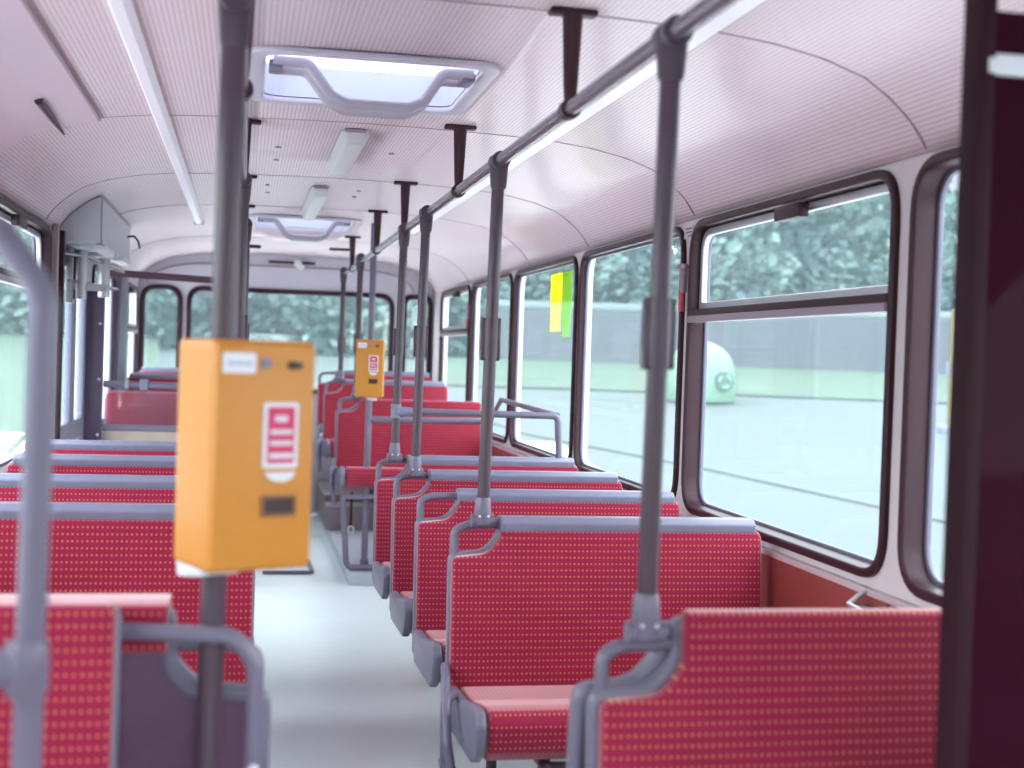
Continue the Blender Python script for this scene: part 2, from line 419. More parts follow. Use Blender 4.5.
# ------------------------------------------------------------------ roof hatches
def hatch(h, label, dark=False):
    x0, x1, y0, y1 = h
    e = empty('roof_hatch', ((x0+x1)/2, (y0+y1)/2, 2.09)); off = Vector(e.location)
    zc = prof_z((x0+x1)/2)
    F = lambda zz: (lambda u, v, w: Vector((u, v, zz+w))-off)
    link('frame', plate(rrect(x0-.03, y0-.03, x1+.03, y1+.03, .08), [rrect(x0+.012, y0+.012, x1-.012, y1-.012, .06)], .016, F(zc-.010), .005), mat('hatch_frame', (.56, .52, .62), .4), e)
    link('well', plate(rrect(x0-.004, y0-.004, x1+.004, y1+.004, .07), [rrect(x0+.012, y0+.012, x1-.012, y1-.012, .06)], .09, F(zc+.045)), mat('well_plastic', (.55, .58, .68), .35), e)
    # lid raised over the well
    link('lid', plate(rrect(x0-.03, y0-.03, x1+.03, y1+.03, .08), [], .012, F(zc+.100), .003), HATCHP, e)
    hb = []
    for k, yy_ in enumerate((y0+.10, y0+.20)):
        zt = 2.085; zb = 1.985
        xa, xb = x0+.03, x1-.03
        P = [(xa, yy_, zt), (xa+.09, yy_, zt), (xa+.15, yy_-.01, zb+.02), (xa+.19, yy_-.02, zb), (xb-.17, yy_-.02, zb), (xb-.13, yy_-.01, zb+.02), (xb-.08, yy_, zt), (xb, yy_, zt)]
        P = [Vector(p)-off for p in P]
        tube('bent_bar', mat('bar_lilac', (.42, .38, .46), .3), e, P, .0145, .035)
    for xx in (x0+.02, x1-.06):
        bm = bmesh.new(); bx(bm, xx-off.x, xx+.035-off.x, y0+.09-off.y, y0+.19-off.y, -.022, -.002, bev=.005)
        fromb('hinge_bracket', bm, SHELL, e)
    tag(e, label, 'hatch')
    return e
hatch(hatches[0], 'roof hatch nearest the viewer, standing open with two bent grab bars across its bright opening')
hatch(hatches[1], 'far roof hatch in the ceiling just before the rear window')

# ceiling fittings
def fitting(loc, sc, label, hl):
    e = empty('loudspeaker_housing', loc)
    bm = bmesh.new()
    q = plate(rrect(-.045, -hl, .045, hl, .03), [], .05, lambda u, v, w: (u*sc*(1-.25*(w < 0)), v, w*sc-.025*sc), .012)
    link('housing', q, mat('pale_fitting', (.66, .68, .68), .4), e)
    box('end_edge', SEAM, e, -.034*sc, .034*sc, -hl-.003, -hl+.001, -.012*sc, 0, bev=.003)
    tag(e, label, 'ceiling fitting')
fitting((.345, 5.0, 2.096), 1.05, 'pale tapered box fixed to the ceiling just behind the open roof hatch', .42)
fitting((.32, 6.85, 2.096), .95, 'smaller pale tapered box on the ceiling nearer the far roof hatch', .6)

# screws in the ceiling
for i, (x, y) in enumerate(((.10, 5.1), (.10, 5.45), (.08, 6.3), (.085, 6.6), (.50, 6.35), (.50, 6.6), (.52, 5.1))):
    bm = bmesh.new(); bmesh.ops.create_cone(bm, cap_ends=True, segments=14, radius1=.012, radius2=.008, depth=.006)
    o = fromb('ceiling_screw', bm, SEAM); o.location = (x, y, prof_z(x)-.003)
    tag(o, 'small round screw head in the pale ceiling between the two roof hatches', 'screw', 'screw heads in the ceiling')

# fluorescent strip covers
def strip(x, y0, y1, w, label):
    z = prof_z(x)
    e = empty('strip_light', (x, (y0+y1)/2, z)); L = (y1-y0)/2
    me = plate([(-w, 0), (w, 0), (w*.86, -.016), (w*.5, -.028), (-w*.5, -.028), (-w*.86, -.016)], [], 2*L, lambda u, v, q: (u, q, v+.002))
    o = link('diffuser', me, TUBE, e)
    slope = math.atan2(prof_z(x+.03)-prof_z(x-.03), .06)
    e.rotation_euler = (0, -slope, 0)
    for yy_ in (-L, L): box('end_cap', WHT, e, -w-.004, w+.004, yy_-.015, yy_+.015, -.032, .004, bev=.003)
    tag(e, label, 'lamp')
strip(-.285, .5, 8.1, .026, 'long pale lilac strip lamp along the left ceiling')
strip(.955, .5, 8.1, .04, 'long pale lilac strip lamp on the right ceiling beside the grab rail')

# smooth access panels, front left ceiling
def access(y0, y1, label, slot=None):
    e = empty('ceiling_access_panel', (XC-.95, (y0+y1)/2, 2.03)); off = Vector(e.location)
    bm = bmesh.new(); n = 16; P = []
    for i in range(n+1):
        x = -.475+(-.345)*i/n; z = prof_z(x)-.014
        P.append([bm.verts.new(Vector((x, y0, z+.012))-off), bm.verts.new(Vector((x, y0, z))-off), bm.verts.new(Vector((x, y1, z))-off), bm.verts.new(Vector((x, y1, z+.012))-off)])
    for A, B in zip(P, P[1:]):
        for k in range(4): bm.faces.new((A[k], A[(k+1) % 4], B[(k+1) % 4], B[k]))
    bm.faces.new(P[0]); bm.faces.new(P[-1][::-1])
    fromb('panel', bm, CEILS, e)
    tube('edge_moulding', SEAM, e, [Vector((-.472, y0, prof_z(-.47)-.010))-off, Vector((-.472, y1, prof_z(-.47)-.010))-off], .006, seg=8)
    if slot:
        x, y = slot; z = prof_z(x)-.018
        tube('lever', RUB, e, [Vector((x, y, z))-off, Vector((x-.005, y+.30, z))-off, Vector((x-.01, y+.62, z))-off], [.013, .011, .003], seg=8)
    tag(e, label, 'ceiling panel')
access(2.88, 4.46, 'smooth lilac ceiling panel with a small dark lever, upper left', (-.585, 3.98))
access(.4, 2.84, 'smooth lilac ceiling panel at the very upper left corner, nearest the viewer')

# cover box over the middle door
e = empty('door_gear_cover', (XL, 6.36, 1.82)); off = Vector(e.location)
out = [(XL+.003, 1.80), (-.652, 1.80), (-.652, prof_z(-.652)-.004)] + [(x, prof_z(x)-.004) for x in (-.69, -.72, -.75, -.78, -.805, -.825, -.835)]
link('cover', plate(out, [], 1.55, lambda u, v, w: Vector((u, 6.36+.775+w, v))-off, .004), mat('cover_paint', (.56, .57, .63), .4, noise=.03), e)
tube('cover_seam', SEAM, e, [Vector((-.651, 6.36, 1.80))-off, Vector((-.651, 6.36, prof_z(-.652)-.01))-off, Vector((-.651, 7.9, prof_z(-.652)-.01))-off], .005, seg=6)
tube('hook', RUB, e, [Vector((-.645, 7.65, 1.93))-off, Vector((-.61, 7.66, 1.935))-off, Vector((-.59, 7.67, 1.91))-off, Vector((-.58, 7.67, 1.87))-off], .006, .01, seg=8)
tag(e, 'pale boxed cover with rounded top over the middle door, high on the left wall', 'cover')

# door operating gear
e = empty('door_actuator', (-.745, 6.62, 1.69))
tube('cylinder', mat('gear_metal', (.42, .40, .42), .35, metal=.5), e, [(-.02, 0, -.14), (-.02, 0, .09)], .030, seg=16)
tube('cylinder', bpy.data.materials['gear_metal'], e, [(.06, .25, -.12), (.06, .25, .07)], .028, seg=16)
tube('piston_rod', CHROME, e, [(-.08, -.2, .06), (.02, .1, .06), (.13, .5, .02)], .009, .03, seg=10)
tube('piston_rod', CHROME, e, [(-.06, -.1, -.06), (.10, .5, -.07)], .009, seg=10)
bm = bmesh.new(); bx(bm, -.09, .10, -.02, .02, -.10, -.07, bev=.004)
fromb('bracket', bm, bpy.data.materials['gear_metal'], e)
bm = bmesh.new(); bx(bm, -.085, -.05, -.03, .05, -.16, .10, bev=.006)
fromb('bracket', bm, bpy.data.materials['gear_metal'], e)
bm = bmesh.new(); bx(bm, -.03, .12, .18, .24, .075, .095, bev=.004)
fromb('bracket', bm, bpy.data.materials['gear_metal'], e)
bm = bmesh.new(); bx(bm, .06, .115, -.24, .25, .075, .10, bev=.006)
fromb('cover_plate', bm, WHT, e)
bm = bmesh.new(); bx(bm, .09, .145, .30, .72, .065, .09, bev=.006)
fromb('cover_plate', bm, WHT, e)
tag(e, 'metal door cylinders, rods and white plates hanging under the boxed door cover', 'door gear')

# door leaves (folding) in the left wall
e = struct(empty('door_1', (XL, 6.99, .05))); off = Vector(e.location)
for k, (a, b) in enumerate(((6.48, 6.98), (7.0, 7.50))):
    me = plate(rrect(a, .07, b, 1.79, .04), [rrect(a+.075, .25, b-.075, .85, .05), rrect(a+.075, .95, b-.075, 1.70, .05)], .035, lambda u, v, w: Vector((XL-.01+w, u, v))-off, .006)
    l = link('door_leaf', me, RUBL, e)
    for (c, d) in ((.25, .85), (.95, 1.70)):
        link('door_pane', plate(rrect(a+.06, c-.015, b-.06, d+.015, .04), [], .006, lambda u, v, w: Vector((XL-.01+w, u, v))-off), PANE, l, False)

# partition behind the door
box_post = empty('door_post', (-.80, 7.62, 0))
bm = bmesh.new(); bx(bm, -.055, .048, -.03, .03, 0, 1.66, bev=.012); fromb('post', bm, mat('plum_grey_post', (.075, .05, .09), .4, noise=.1), box_post)
for z in (.85, 1.15, 1.45): 
    bm = bmesh.new(); bmesh.ops.create_uvsphere(bm, u_segments=10, v_segments=6, radius=.008)
    for v in bm.verts: v.co += Vector((.03, -.032, z))
    fromb('screw', bm, BOLT, box_post)
tag(box_post, 'broad dark plum post behind the middle door', 'post')
e = empty('partition_screen', (-.37, 7.66, .0))
tube('top_rail', POLEL, e, [(-.38, 0, 1.125), (.35, 0, 1.12)], .019)
tube('middle_rail', POLEL, e, [(-.38, 0, .885), (.35, 0, .885)], .019)
tube('upright', POLEL, e, [(.35, 0, 0), (.35, 0, 1.12)], .018)
box('screen_glass', glass('screen_glass', (.85, .8, .85), .06, (.9, .8, .9), .06), e, -.38, .335, -.004, .004, .90, 1.11)
box('lower_panel', TAN, e, -.38, .335, -.008, .008, .04, .87, bev=.003)
bm = bmesh.new(); bx(bm, -.19, -.145, -.027, .027, 1.095, 1.155, bev=.006); fromb('clamp', bm, CAP, e)
bm = bmesh.new(); bx(bm, -.27, -.245, -.027, .027, 1.098, 1.15, bev=.006); fromb('clamp', bm, CAP, e)
tag(e, 'half-height partition with grey rails and tan lower panel before the rear left seats', 'partition')
o = tube('overhead_bar', mat('plum_bar', (.10, .045, .075), .4), None, [(-.79, 7.62, 1.73), (-.02, 7.95, 1.722)], .02)
tag(o, 'dark plum crosswise bar under the ceiling from the door post to the left pole', 'rail')

# ------------------------------------------------------------------ seats
fx0 = lambda w: w
def lean(y, z, k=.10): return y + max(0, z-.45)*k
def outline(Wd, zt, e=0.0, cut=True, z0=.36, cw=.125, zc=.795, flip=False):
    """front outline of a backrest; aisle side at x=0"""
    P = [(-e, z0-e, 0)]
    R = [.02]
    if cut:
        P += [(-e, zc+e, 0)]; R += [.022+e]
        P += [(cw*.74-e, zc+.01+e, 0), (cw-e, zc+.055+e, 0), (cw-e, zt+e, 0)]; R += [.06, .05, .015+e]
    else:
        P += [(-e, zt+e, 0)]; R += [.03+e]
    P += [(Wd+e, zt+e, 0), (Wd+e, z0-e, 0)]; R += [.03+e, .02]
    Q = [(p.x, p.y) for p in fillet(P, R, 6, True)]
    return Q
def handle_pts(cw, zt, zc, y):
    return [(.012, lean(y, zc), zc-.03), (.012, lean(y, zc+.07), zc+.068), (.05, lean(y, zc+.085), zc+.082), (cw+.02, lean(y, zc+.09), zc+.085)]
def make_seat(label, loc, mirror=False, Wd=.895, cap=True, cut=True, zt=.875, legs=True, loop=False, cushion=True, rearface=False, cat='seat', group='red patterned bus seats', wrap=False, cw=.135, handle=True):
    e = empty('bus_seat', loc)
    sx = -1 if mirror else 1
    sy = -1 if rearface else 1
    def F(dy): return lambda u, v, w: (sx*u, sy*(lean(dy+w, v)), v)
    zs = zt if (cap or rearface) else zt-.03
    er = .012 if not cap else .004
    sh = link('seat_shell', plate(outline(Wd, zs, er*.75, cut, .36, cw), [], .030, F(.050), .010), SHELLD if rearface else SHELL, e)
    sh2 = link('shell_rim', plate(outline(Wd, zs, er, cut, .36, cw), [outline(Wd, zs, -.012, cut, .38, cw)], .042, F(.050), .010), SHELL, e)
    link('backrest', plate(outline(Wd, zt, -.001, cut, .36, cw), [], .048, F(.014), .014, 3), FAB, e)
    if wrap:
        me = plate([(cw+.0, zt-.058), (Wd, zt-.058), (Wd, zt+.018), (cw+.0, zt+.018)], [], .12, F(.034), .012); link('head_wrap', me, FAB, e)
    if cap:
        prof_ = [(-.012, 0), (.072, 0), (.076, .022), (.062, .040), (.0, .042), (-.018, .028)]
        bm = bmesh.new()
        zb_ = zt-.012
        me = plate([(p.x, p.y) for p in fillet([(a, b, 0) for a, b in prof_], .010, 4, True)], [], Wd-cw-.02,
                   lambda u, v, w: (sx*(cw+(Wd-cw-.02)/2+w-.002), sy*(lean(u, .9)), zb_+v), .006)
        bm.free()
        link('head_cap', me, CAP, e)
    if cut and handle:
        P = handle_pts(cw, zt, .795, .045)
        tube('grab_handle', POLEL, e, [(sx*p[0], sy*p[1], p[2]) for p in P], .0122, .045)
    if cushion:
        # profile in y,z ; y forward negative
        pr = [(-.005, .40), (-.02, .455), (-.20, .462), (-.38, .495), (-.44, .497), (-.468, .465), (-.455, .40), (-.40, .365), (-.05, .355)]
        q = [(p.x, p.y) for p in fillet([(a, b, 0) for a, b in pr], [.01, .02, .1, .06, .03, .03, .03, .03, .02], 4, True)]
        me = plate(q, [], Wd-.03, lambda u, v, w: (sx*(Wd/2+.010+w), sy*u, v), .010)
        # UVs: x along width, y along the profile
        uvl = me.uv_layers[0].data
        for p in me.polygons:
            for li in p.loop_indices:
                v = me.vertices[me.loops[li].vertex_index].co
                n = p.normal
                uvl[li].uv = (v.x, v.y) if abs(n.z) > .6 else ((v.x, v.z) if abs(n.y) > .5 else (v.y, v.z))
        link('cushion', me, FAB, e)
        q2 = [((a+.22)*1.03-.22, (b-.43)*1.04+.43) for a, b in q]
        link('cushion_end', plate(q2, [], .028, lambda u, v, w: (sx*(.004+w), sy*u, v), .008), SHELL, e)
        tube('base_frame', POLE, e, [(sx*.18, sy*-.06, .345), (sx*.18, sy*-.40, .345), (sx*(Wd-.05), sy*-.40, .345), (sx*(Wd-.05), sy*-.06, .345)], .014, .03)
        if legs:
            for xx in (.24, .70):
                tube('leg', POLE, e, [(sx*xx, sy*-.12, .35), (sx*xx, sy*-.12, .006)], .017)
                bm = bmesh.new(); bmesh.ops.create_cone(bm, cap_ends=True, segments=16, radius1=.035, radius2=.03, depth=.008)
                for v in bm.verts: v.co += Vector((sx*xx, sy*-.12, .005))
                fromb('foot_plate', bm, POLE, e)
    if loop:
        tube('side_loop', POLEL, e, [(sx*-.012, sy*.02, .50), (sx*-.02, sy*-.05, .485), (sx*-.03, sy*-.12, .42), (sx*-.03, sy*-.14, .30), (sx*-.02, sy*-.08, .24), (sx*-.01, sy*.02, .24)], .013, .04)
        tube('side_loop', POLEL, e, [(sx*-.012, sy*-.16, .47), (sx*-.045, sy*-.22, .47), (sx*-.05, sy*-.30, .38), (sx*-.03, sy*-.32, .26)], .012, .04)
    tag(e, label, cat, group)
    return e
AX = .571
g1 = 'red patterned double seats right of the aisle'
make_seat('red seat backrest without a grey cap at the lower right, nearest the viewer', (AX+.010, 2.06, 0), cap=False, zt=.940, cw=.14, Wd=.90, group=g1, cushion=False)
make_seat('rear-facing grey-rimmed seat shell back to back behind the nearest right seat', (AX-.008, 2.26, 0), rearface=True, cap=False, handle=False, zt=.90, group=g1, cushion=True, legs=True)
right = [(3.60, 'red double seat with grey cap right of the aisle, second row, cushion fully visible'),
         (4.34, 'red double seat with grey cap right of the aisle, third row, handle without a pole'),
         (5.05, 'red double seat with grey cap right of the aisle, fourth row from the front'),
         (5.76, 'red double seat with grey cap right of the aisle, just before the barrier rail')]
for i, (y, lab) in enumerate(right):
    make_seat(lab, (AX, y, 0), loop=(i == 0), group=g1)
make_seat('raised red double seat without a cap behind the far ticket machine', (AX, 8.30, .175), cap=False, zt=.88, cut=True, group=g1, legs=False, loop=True)
make_seat('raised red double seat with grey cap second from the rear window on the right', (AX, 9.75, .24), group=g1, legs=False, loop=True)
make_seat('raised red double seat with grey cap directly under the rear window on the right', (AX, 10.62, .29), group=g1, legs=False)
# left of the aisle, mirrored
ALX = .045
g2 = 'red patterned seats left of the aisle'
left = [(3.50, 'red double seat with grey cap left of the aisle, nearest capped row'),
        (4.27, 'red double seat with grey cap left of the aisle, second capped row'),
        (5.04, 'red double seat with grey cap left of the aisle, third capped row'),
        (5.80, 'red double seat with grey cap left of the aisle, last row before the middle door')]
for i, (y, lab) in enumerate(left):
    make_seat(lab, (ALX-.006, y, .035), mirror=True, group=g2, Wd=.865)
make_seat('red capless seat right behind the glazed partition past the middle door, left side', (.03, 8.10, .19), mirror=True, cap=False, cut=False, zt=.88, Wd=.81, group=g2, legs=False)
make_seat('rear left raised red seat with grey cap, the nearer of the last two', (.0, 9.75, .24), mirror=True, Wd=.81, group=g2, legs=False)
make_seat('rear left raised red seat with grey cap under the rear corner window', (.0, 10.62, .27), mirror=True, Wd=.79, group=g2, legs=False)
# near left: single forward seat and the rear-facing shell behind it
e = empty('bus_seat', (-.176, 2.0, 0))
link('backrest', plate(rrect(0, .36, .64, .965, [.02, .02, .03, .02]), [], .05, lambda u, v, w: (-u, lean(.014+w, v), v), .014, 3), FAB, e)
link('seat_shell', plate(rrect(-.006, .35, .645, .955, [.02, .02, .03, .02]), [], .03, lambda u, v, w: (-u, lean(.052+w, v), v), .01), SHELL, e)
for x in (-.10, -.42):
    bm = bmesh.new(); bmesh.ops.create_uvsphere(bm, u_segments=10, v_segments=6, radius=.007)
    for v in bm.verts: v.co += Vector((x, lean(.03, .97)-.01, .972))
    fromb('top_stud', bm, BOLT, e)
tag(e, 'narrow red patterned backrest at the lower left edge, nearest the viewer', 'seat', g2)
e = make_seat('rear-facing dark plum seat shell with red top strip left of the aisle, lower left', (ALX, 2.27, 0), mirror=True, rearface=True, cap=False, cut=True, zt=.93, cw=.15, Wd=.865, group=g2, wrap=True)
bm = bmesh.new(); bmesh.ops.create_uvsphere(bm, u_segments=12, v_segments=8, radius=.010)
for v in bm.verts: v.co = Vector((-.195, -.072-.03, .868)) + Vector((v.co.x, v.co.y*.5, v.co.z))
fromb('stud', bm, BOLT, e)
# bent guard tube in front of the dark shell
e = empty('guard_tube', (.03, 2.10, 0))
tube('tube', POLEL, e, [(-.205, .02, .912), (-.03, 0, .908), (0.0, 0, .86), (.002, 0, .006)], .0135, .05)
for z in (.705,):
    bm = bmesh.new(); bmesh.ops.create_uvsphere(bm, u_segments=12, v_segments=8, radius=.009)
    for v in bm.verts: v.co += Vector((0, -.014, z))
    fromb('bolt', bm, BOLT, e)
tag(e, 'bent grey guard tube in front of the dark plum seat shell, lower left', 'rail')

# ------------------------------------------------------------------ poles and grab rails
def fit(name, m, parent, x, y, z0, z1, r0, r1, seg=16):
    bm = bmesh.new(); sweep(bm, [(x, y, z0), (x, y, z0+.01), (x, y, z1-.008), (x, y, z1)], [r0*.9, r0, r1, r1*.92], seg); return fromb(name, bm, m, parent)
def pole(label, x, y, z0, z1, r=.0175, foot=True, top=True, sleeve=True, group=None, m=None, dx=0, dy=0, rail=True):
    e = empty('grab_pole', (x, y, z0)); h = z1-z0
    tube('pole', m or POLE, e, [(0, 0, 0), (dx, dy, h)], r, seg=16)
    if foot:
        fit('foot_clamp', POLEL, e, 0, 0, -.012, .062, .026, .0215)
        bm = bmesh.new(); sweep(bm, [(-.032, 0, -.002), (.032, 0, -.002)], .0185, 12); fromb('foot_sleeve', bm, POLEL, e)
        for sx in (-1, 1):
            bm = bmesh.new(); bmesh.ops.create_uvsphere(bm, u_segments=8, v_segments=6, radius=.004)
            for v in bm.verts: v.co += Vector((sx*.012, -.024, .012))
            fromb('clamp_screw', bm, BOLT, e)
    if top and rail:
        fit('top_clamp', POLE, e, dx, dy, h-.075, h+.012, .0225, .028)
        bm = bmesh.new(); sweep(bm, [(dx, dy-.035, h), (dx, dy+.035, h)], .0255, 14); fromb('rail_sleeve', bm, POLE, e)
    if sleeve:
        zz = 1.335-z0; t = zz/h
        bm = bmesh.new(); bx(bm, -.027+dx*t, .027+dx*t, -.011, .011, zz, zz+.118, bev=.004); sweep(bm, [(dx*t, 0, zz+.004), (dx*t, 0, zz+.114)], .0215, 14)
        fromb('joint_sleeve', bm, POLE, e)
    tag(e, label, 'pole', group)
    return e
RX, RZ = .668, 1.882
gp = 'dark vertical grab poles'
pole('tall dark grab pole rising from the nearest right seat', RX-.009, 2.125, .905, RZ, r=.0170, group=gp, dx=.010)
pole('dark grab pole rising from the second-row seat right of the aisle', RX-.012, 3.66, .895, RZ, group=gp, dx=.014)
pole('dark grab pole rising from the fourth-row seat right of the aisle', RX-.020, 5.10, .895, RZ, group=gp, dx=.012)
pole('dark grab pole rising from the fifth-row seat, bearing the barrier rail', RX-.020, 5.82, .895, RZ, group=gp, dx=.012)
pole('thin dark pole just left of the far ticket machine pole', RX-.01, 8.05, 1.08, RZ+.02, group=gp)
pole('farthest and leftmost thin dark pole near the rear window', RX-.01, 9.45, 1.15, RZ+.02, group=gp)
p_ = pole('full-height pole carrying the far ticket machine', .72, 7.9, .10, prof_z(.72), group=gp, foot=False, rail=False, sleeve=False, r=.019, m=POLEL)
tube('foot_ring', POLEL, p_, [(0, 0, -.01), (0, 0, .03)], .026)
# left of the aisle
pole('dark near pole left of centre that carries the big ticket machine', -.045, 2.12, 0.0, RZ, r=.0195, group=gp, foot=False, sleeve=False, dx=.016)
pole('dark grab pole left of the aisle seen just behind the big ticket machine', -.02, 4.40, .895, RZ, group=gp, r=.0185)
pole('dark grab pole left of the aisle hidden behind a nearer one', -.01, 5.98, .895, RZ, group=gp, r=.0185)
pole('dark grab pole left of the aisle beside the partition', -.02, 8.40, .02, RZ, group=gp, r=.0185, foot=False)

def railobj(name, x, y0, y1, label):
    e = empty(name, (x, y0, RZ))
    tube('rail', mat('rail_steel_%s' % ('a' if x > .3 else 'b'), (.17, .13, .17), .2, metal=.3), e, [(0, 0, 0), (0, y1-y0, 0)], .0165, seg=20)
    for yy_ in (0, y1-y0): fit('end_cap', POLE, e, 0, yy_, -.012, .012, .019, .019)
    tag(e, label, 'rail')
railobj('overhead_rail', RX, -.4, 9.5, 'long dark steel grab rail under the ceiling right of the aisle')
railobj('overhead_rail', -.025, 1.2, 8.6, 'long grab rail under the ceiling left of the aisle, seen end on')

def hanger(x, y, label, group='ceiling brackets of the grab rails'):
    e = empty('rail_hanger', (x, y, RZ)); h = prof_z(x)-RZ
    bm = bmesh.new(); bx(bm, -.052, .052, -.02, .02, h-.014, h-.001, bev=.005); fromb('ceiling_plate', bm, RUB, e)
    bm = bmesh.new(); sweep(bm, [(0, 0, .01), (0, 0, .05), (0, 0, h-.012)], [.0125, .0155, .022], 12); fromb('stem', bm, RUB, e)
    bm = bmesh.new(); sweep(bm, [(0, -.018, 0), (0, .018, 0)], .0225, 14); fromb('rail_clip', bm, RUB, e)
    tag(e, label, 'bracket', group)
hanger(RX, 2.83, 'dark bracket holding the right grab rail, nearest and largest')
hanger(RX, 4.37, 'dark bracket holding the right grab rail, second from the viewer')
hanger(RX, 5.90, 'dark bracket holding the right grab rail, third from the viewer')
hanger(RX, 7.15, 'dark bracket holding the right grab rail beside the far ticket machine pole')
hanger(RX, 8.85, 'dark bracket holding the right grab rail near its far end')
hanger(-.02, 2.86, 'dark bracket of the left grab rail beside the near pole top')
hanger(-.02, 4.52, 'dark bracket of the left grab rail left of the open roof hatch')
hanger(-.02, 5.97, 'dark bracket of the left grab rail, third from the viewer')
hanger(-.02, 7.22, 'dark bracket of the left grab rail, fourth from the viewer')
# crosswise brackets at the rail ends
o = box('end_bracket', RUB, None, .56, .70, 9.52, 9.56, 2.045, 2.065, bev=.006); tag(o, 'flat dark crosswise bracket at the far end of the right grab rail', 'bracket')
o = box('end_bracket', RUB, None, -.03, .09, 9.52, 9.56, 2.035, 2.06, bev=.006); tag(o, 'flat dark crosswise bracket at the far end of the left grab rail', 'bracket')

# front left bent tube and near pole
e = empty('entrance_rail', (-.215, 1.5, 0))
P = [(-.40, .02, 1.475), (-.05, 0, 1.475), (.005, 0, 1.40), (-.0, 0, 1.03), (-.006, 0, .006)]
tube('bent_tube', POLEL, e, P, [.0155]*0 or .0155, .055, seg=16)
fit('clamp', POLEL, e, -.003, 0, .972, 1.03, .023, .023)
tube('side_arm', POLEL, e, [(-.36, .0, 1.0), (-.003, 0, 1.0)], .021)
tag(e, 'blurred bent grey rail with side clamp at the left edge of the view', 'rail')
o = tube('entrance_pole', RUB, None, [(-.268, 1.38, 0), (-.268, 1.38, 2.07)], .015, seg=16)
tag(o, 'dark near pole at the extreme upper left corner', 'pole')

# pram area barrier
e = empty('barrier_rail', (RX, 5.84, 0))
z = 1.095
tube('front_bar', POLEL, e, [(-.02, -.02, z), (.70, -.02, z-.005), (.73, -.02, .55)], .0155, .03)
tube('side_bar', POLEL, e, [(.70, 0, z-.004), (.76, 1.65, z+.005), (.755, 1.95, .96)], .014, .05)
tube('back_bar', POLEL, e, [(.066, 2.06, .95), (.755, 2.06, .955)], .019, seg=14)
bm = bmesh.new(); sweep(bm, [(-.02, -.02, z-.004), (.05, -.02, z)], [.026, .018], 12); sweep(bm, [(-.02, -.02, z-.03), (-.02, -.02, z+.03)], .0225, 12)
fromb('pole_fitting', bm, CAP, e)
tag(e, 'grey tubular barrier rail around the standing bay before the windows on the right', 'rail')

# frame and belt under the raised seat
e = empty('seat_support_frame', (.60, 7.85, .07))
tube('tube', POLEL, e, [(-.02, 0, .44), (.01, 0, .05), (.03, 0, .02), (.34, 0, .02)], .018, .05)
tube('tube', POLEL, e, [(-.02, .0, .43), (.3, 0, .43)], .014)
tag(e, 'bent grey tube frame standing under the raised red seat beside the far pole', 'frame')
e = empty('hanging_strap', (.64, 7.95, .30))
box('strap', RUB, e, -.008, .008, -.003, .003, .01, .22, bev=.002)
bm = bmesh.new(); sweep(bm, [(.018*math.cos(a), 0, -.005+.022*math.sin(a)) for a in [k*math.pi/6 for k in range(12)]], .006, 8, True); fromb('buckle', bm, BOLT, e)
tag(e, 'short dark strap with ring hanging under the raised red seat', 'strap')
o = empty('floor_bracket', (.38, 8.15, 0))
tube('bar', POLEL, o, [(-.24, .0, .012), (.055, .0, .012), (.05, .45, .012), (-.2, .45, .012)], .012, .03)
tag(o, 'flat grey tube loop lying on the aisle floor beyond the big ticket machine', 'floor bracket')

